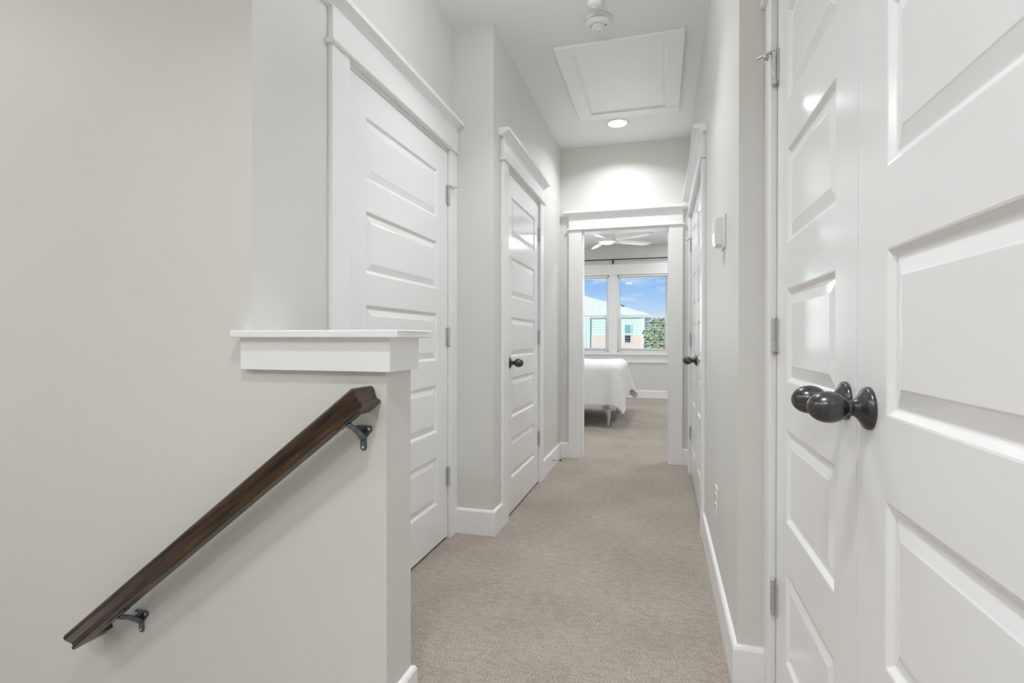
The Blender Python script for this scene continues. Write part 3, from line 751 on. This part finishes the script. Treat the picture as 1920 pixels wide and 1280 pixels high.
# ------------------------------------------------------------------ sky
wd = bpy.data.worlds.new('World'); SC.world = wd; wd.use_nodes = True
nt = wd.node_tree; bg = nt.nodes['Background']
tc = nt.nodes.new('ShaderNodeTexCoord'); sp = nt.nodes.new('ShaderNodeSeparateXYZ')
nt.links.new(tc.outputs['Generated'], sp.inputs[0])
rp = nt.nodes.new('ShaderNodeValToRGB'); e = rp.color_ramp.elements
e[0].position = 0.0; e[0].color = (0.80, 0.88, 0.97, 1)
e[1].position = 1.0; e[1].color = (0.12, 0.30, 0.80, 1)
e.new(0.03).color = (0.72, 0.84, 1.0, 1); e.new(0.07).color = (0.42, 0.66, 1.0, 1); e.new(0.125).color = (0.23, 0.50, 0.98, 1)
nt.links.new(sp.outputs['Z'], rp.inputs['Fac'])
mp = nt.nodes.new('ShaderNodeMapping'); mp.inputs['Scale'].default_value = (1.0, 1.0, 3.4); mp.inputs['Rotation'].default_value = (0, .25, 0)
nt.links.new(tc.outputs['Generated'], mp.inputs['Vector'])
n = nt.nodes.new('ShaderNodeTexNoise'); n.inputs['Scale'].default_value = 11; n.inputs['Detail'].default_value = 7; n.inputs['Roughness'].default_value = .6; n.inputs['Distortion'].default_value = .8
nt.links.new(mp.outputs[0], n.inputs['Vector'])
r2 = nt.nodes.new('ShaderNodeValToRGB'); r2.color_ramp.elements[0].position = .52; r2.color_ramp.elements[0].color = (0, 0, 0, 1); r2.color_ramp.elements[1].position = .76; r2.color_ramp.elements[1].color = (.85, .85, .85, 1)
nt.links.new(n.outputs['Fac'], r2.inputs['Fac'])
mx = nt.nodes.new('ShaderNodeMix'); mx.data_type = 'RGBA'; mx.inputs[7].default_value = (.88, .93, 1, 1)
nt.links.new(r2.outputs['Color'], mx.inputs[0]); nt.links.new(rp.outputs['Color'], mx.inputs[6])
nt.links.new(mx.outputs[2], bg.inputs['Color']); bg.inputs['Strength'].default_value = 1.0

def light(name, typ, loc, energy, color=(1, 1, 1), rot=(0, 0, 0), **kw):
    l = bpy.data.lights.new(name, typ); l.energy = energy; l.color = color
    for k, v in kw.items(): setattr(l, k, v)
    o = bpy.data.objects.new(name, l); COL.objects.link(o); o.location = loc; o.rotation_euler = rot
    return o
light('sun', 'SUN', (0, 0, 30), 3.5, (1, .97, .92), (math.radians(60), 0, math.radians(-24)), angle=.01)
WB = (.925, .957, 1.0); K = 1 / .957
def lamp(name, x, y, z, en, size):
    return light(name, 'AREA', (x, y, z), en * K, WB, (0, 0, 0), shape='DISK', size=size)
R_ = math.radians
def can(x, y, en, size=.14, spread=180):
    o = lamp('ceiling_area_lamp', x, y, CEIL - .008, en, size); o.data.spread = R_(spread); return o  # light of the real hall downlight and of the added lamps
can(-.335, 4.218, 8.2, .13, 140)
can(-.40, 2.2, 5.5, .14, 100)  # added fill by the wide door
can(-.30, .2, 9.5, .14, 120)  # added fill over the stair head
can(-.6, -1.6, 20, .4)  # added fill behind the camera
for x, y in ADDED_STAIR_LAMPS: can(x, y, 9.3, .5)  # added fill on the stair side
light('added_stairwell_fill', 'POINT', (-2.4, .5, -1.0), 4.5 * K, WB, shadow_soft_size=.15)  # added fill rising from the stairwell, with no fitting
lamp('fan_lamp', FX, FY, CEIL - .416, 11.5, .17)
for x, y in ADDED_BED_LAMPS: can(x, y, 17.5, .13)  # added bedroom fill
# daylight coming in at the bedroom windows
for (x0, x1) in W:
    light('bedroom_window_daylight', 'AREA', ((x0 + x1) / 2, YB1 + .22, 1.5), 14 * K, WB, (math.radians(-90), 0, 0), shape='RECTANGLE', size=.8, size_y=1.3)

# ------------------------------------------------------------------ camera
cd = bpy.data.cameras.new('camera'); cam = bpy.data.objects.new('camera', cd); COL.objects.link(cam)
cd.sensor_fit = 'HORIZONTAL'; cd.sensor_width = 36; cd.lens = 995.3 / 1920 * 36
cd.clip_start = .02; cd.clip_end = 600
yaw, pit, rol = math.radians(15.745), math.radians(.312), math.radians(.05)
fw = Vector((-math.sin(yaw) * math.cos(pit), math.cos(yaw) * math.cos(pit), -math.sin(pit)))
rr = Vector((math.cos(yaw), math.sin(yaw), 0)); uu = rr.cross(fw)
r_, u_ = rr * math.cos(rol) + uu * math.sin(rol), -rr * math.sin(rol) + uu * math.cos(rol)
mw = Matrix((r_, u_, -fw)).transposed().to_4x4(); mw.translation = (0, 0, 1.055)
cam.matrix_world = mw
SC.camera = cam
SC.view_settings.view_transform = 'Standard'; SC.view_settings.look = 'None'; SC.view_settings.exposure = -0.04; SC.view_settings.gamma = 1.0
SC.view_settings.use_curve_mapping = False
SC.cycles.use_denoising = True
SC.cycles.max_bounces = 14; SC.cycles.diffuse_bounces = 10; SC.cycles.glossy_bounces = 6
SC.cycles.sample_clamp_indirect = 4.0
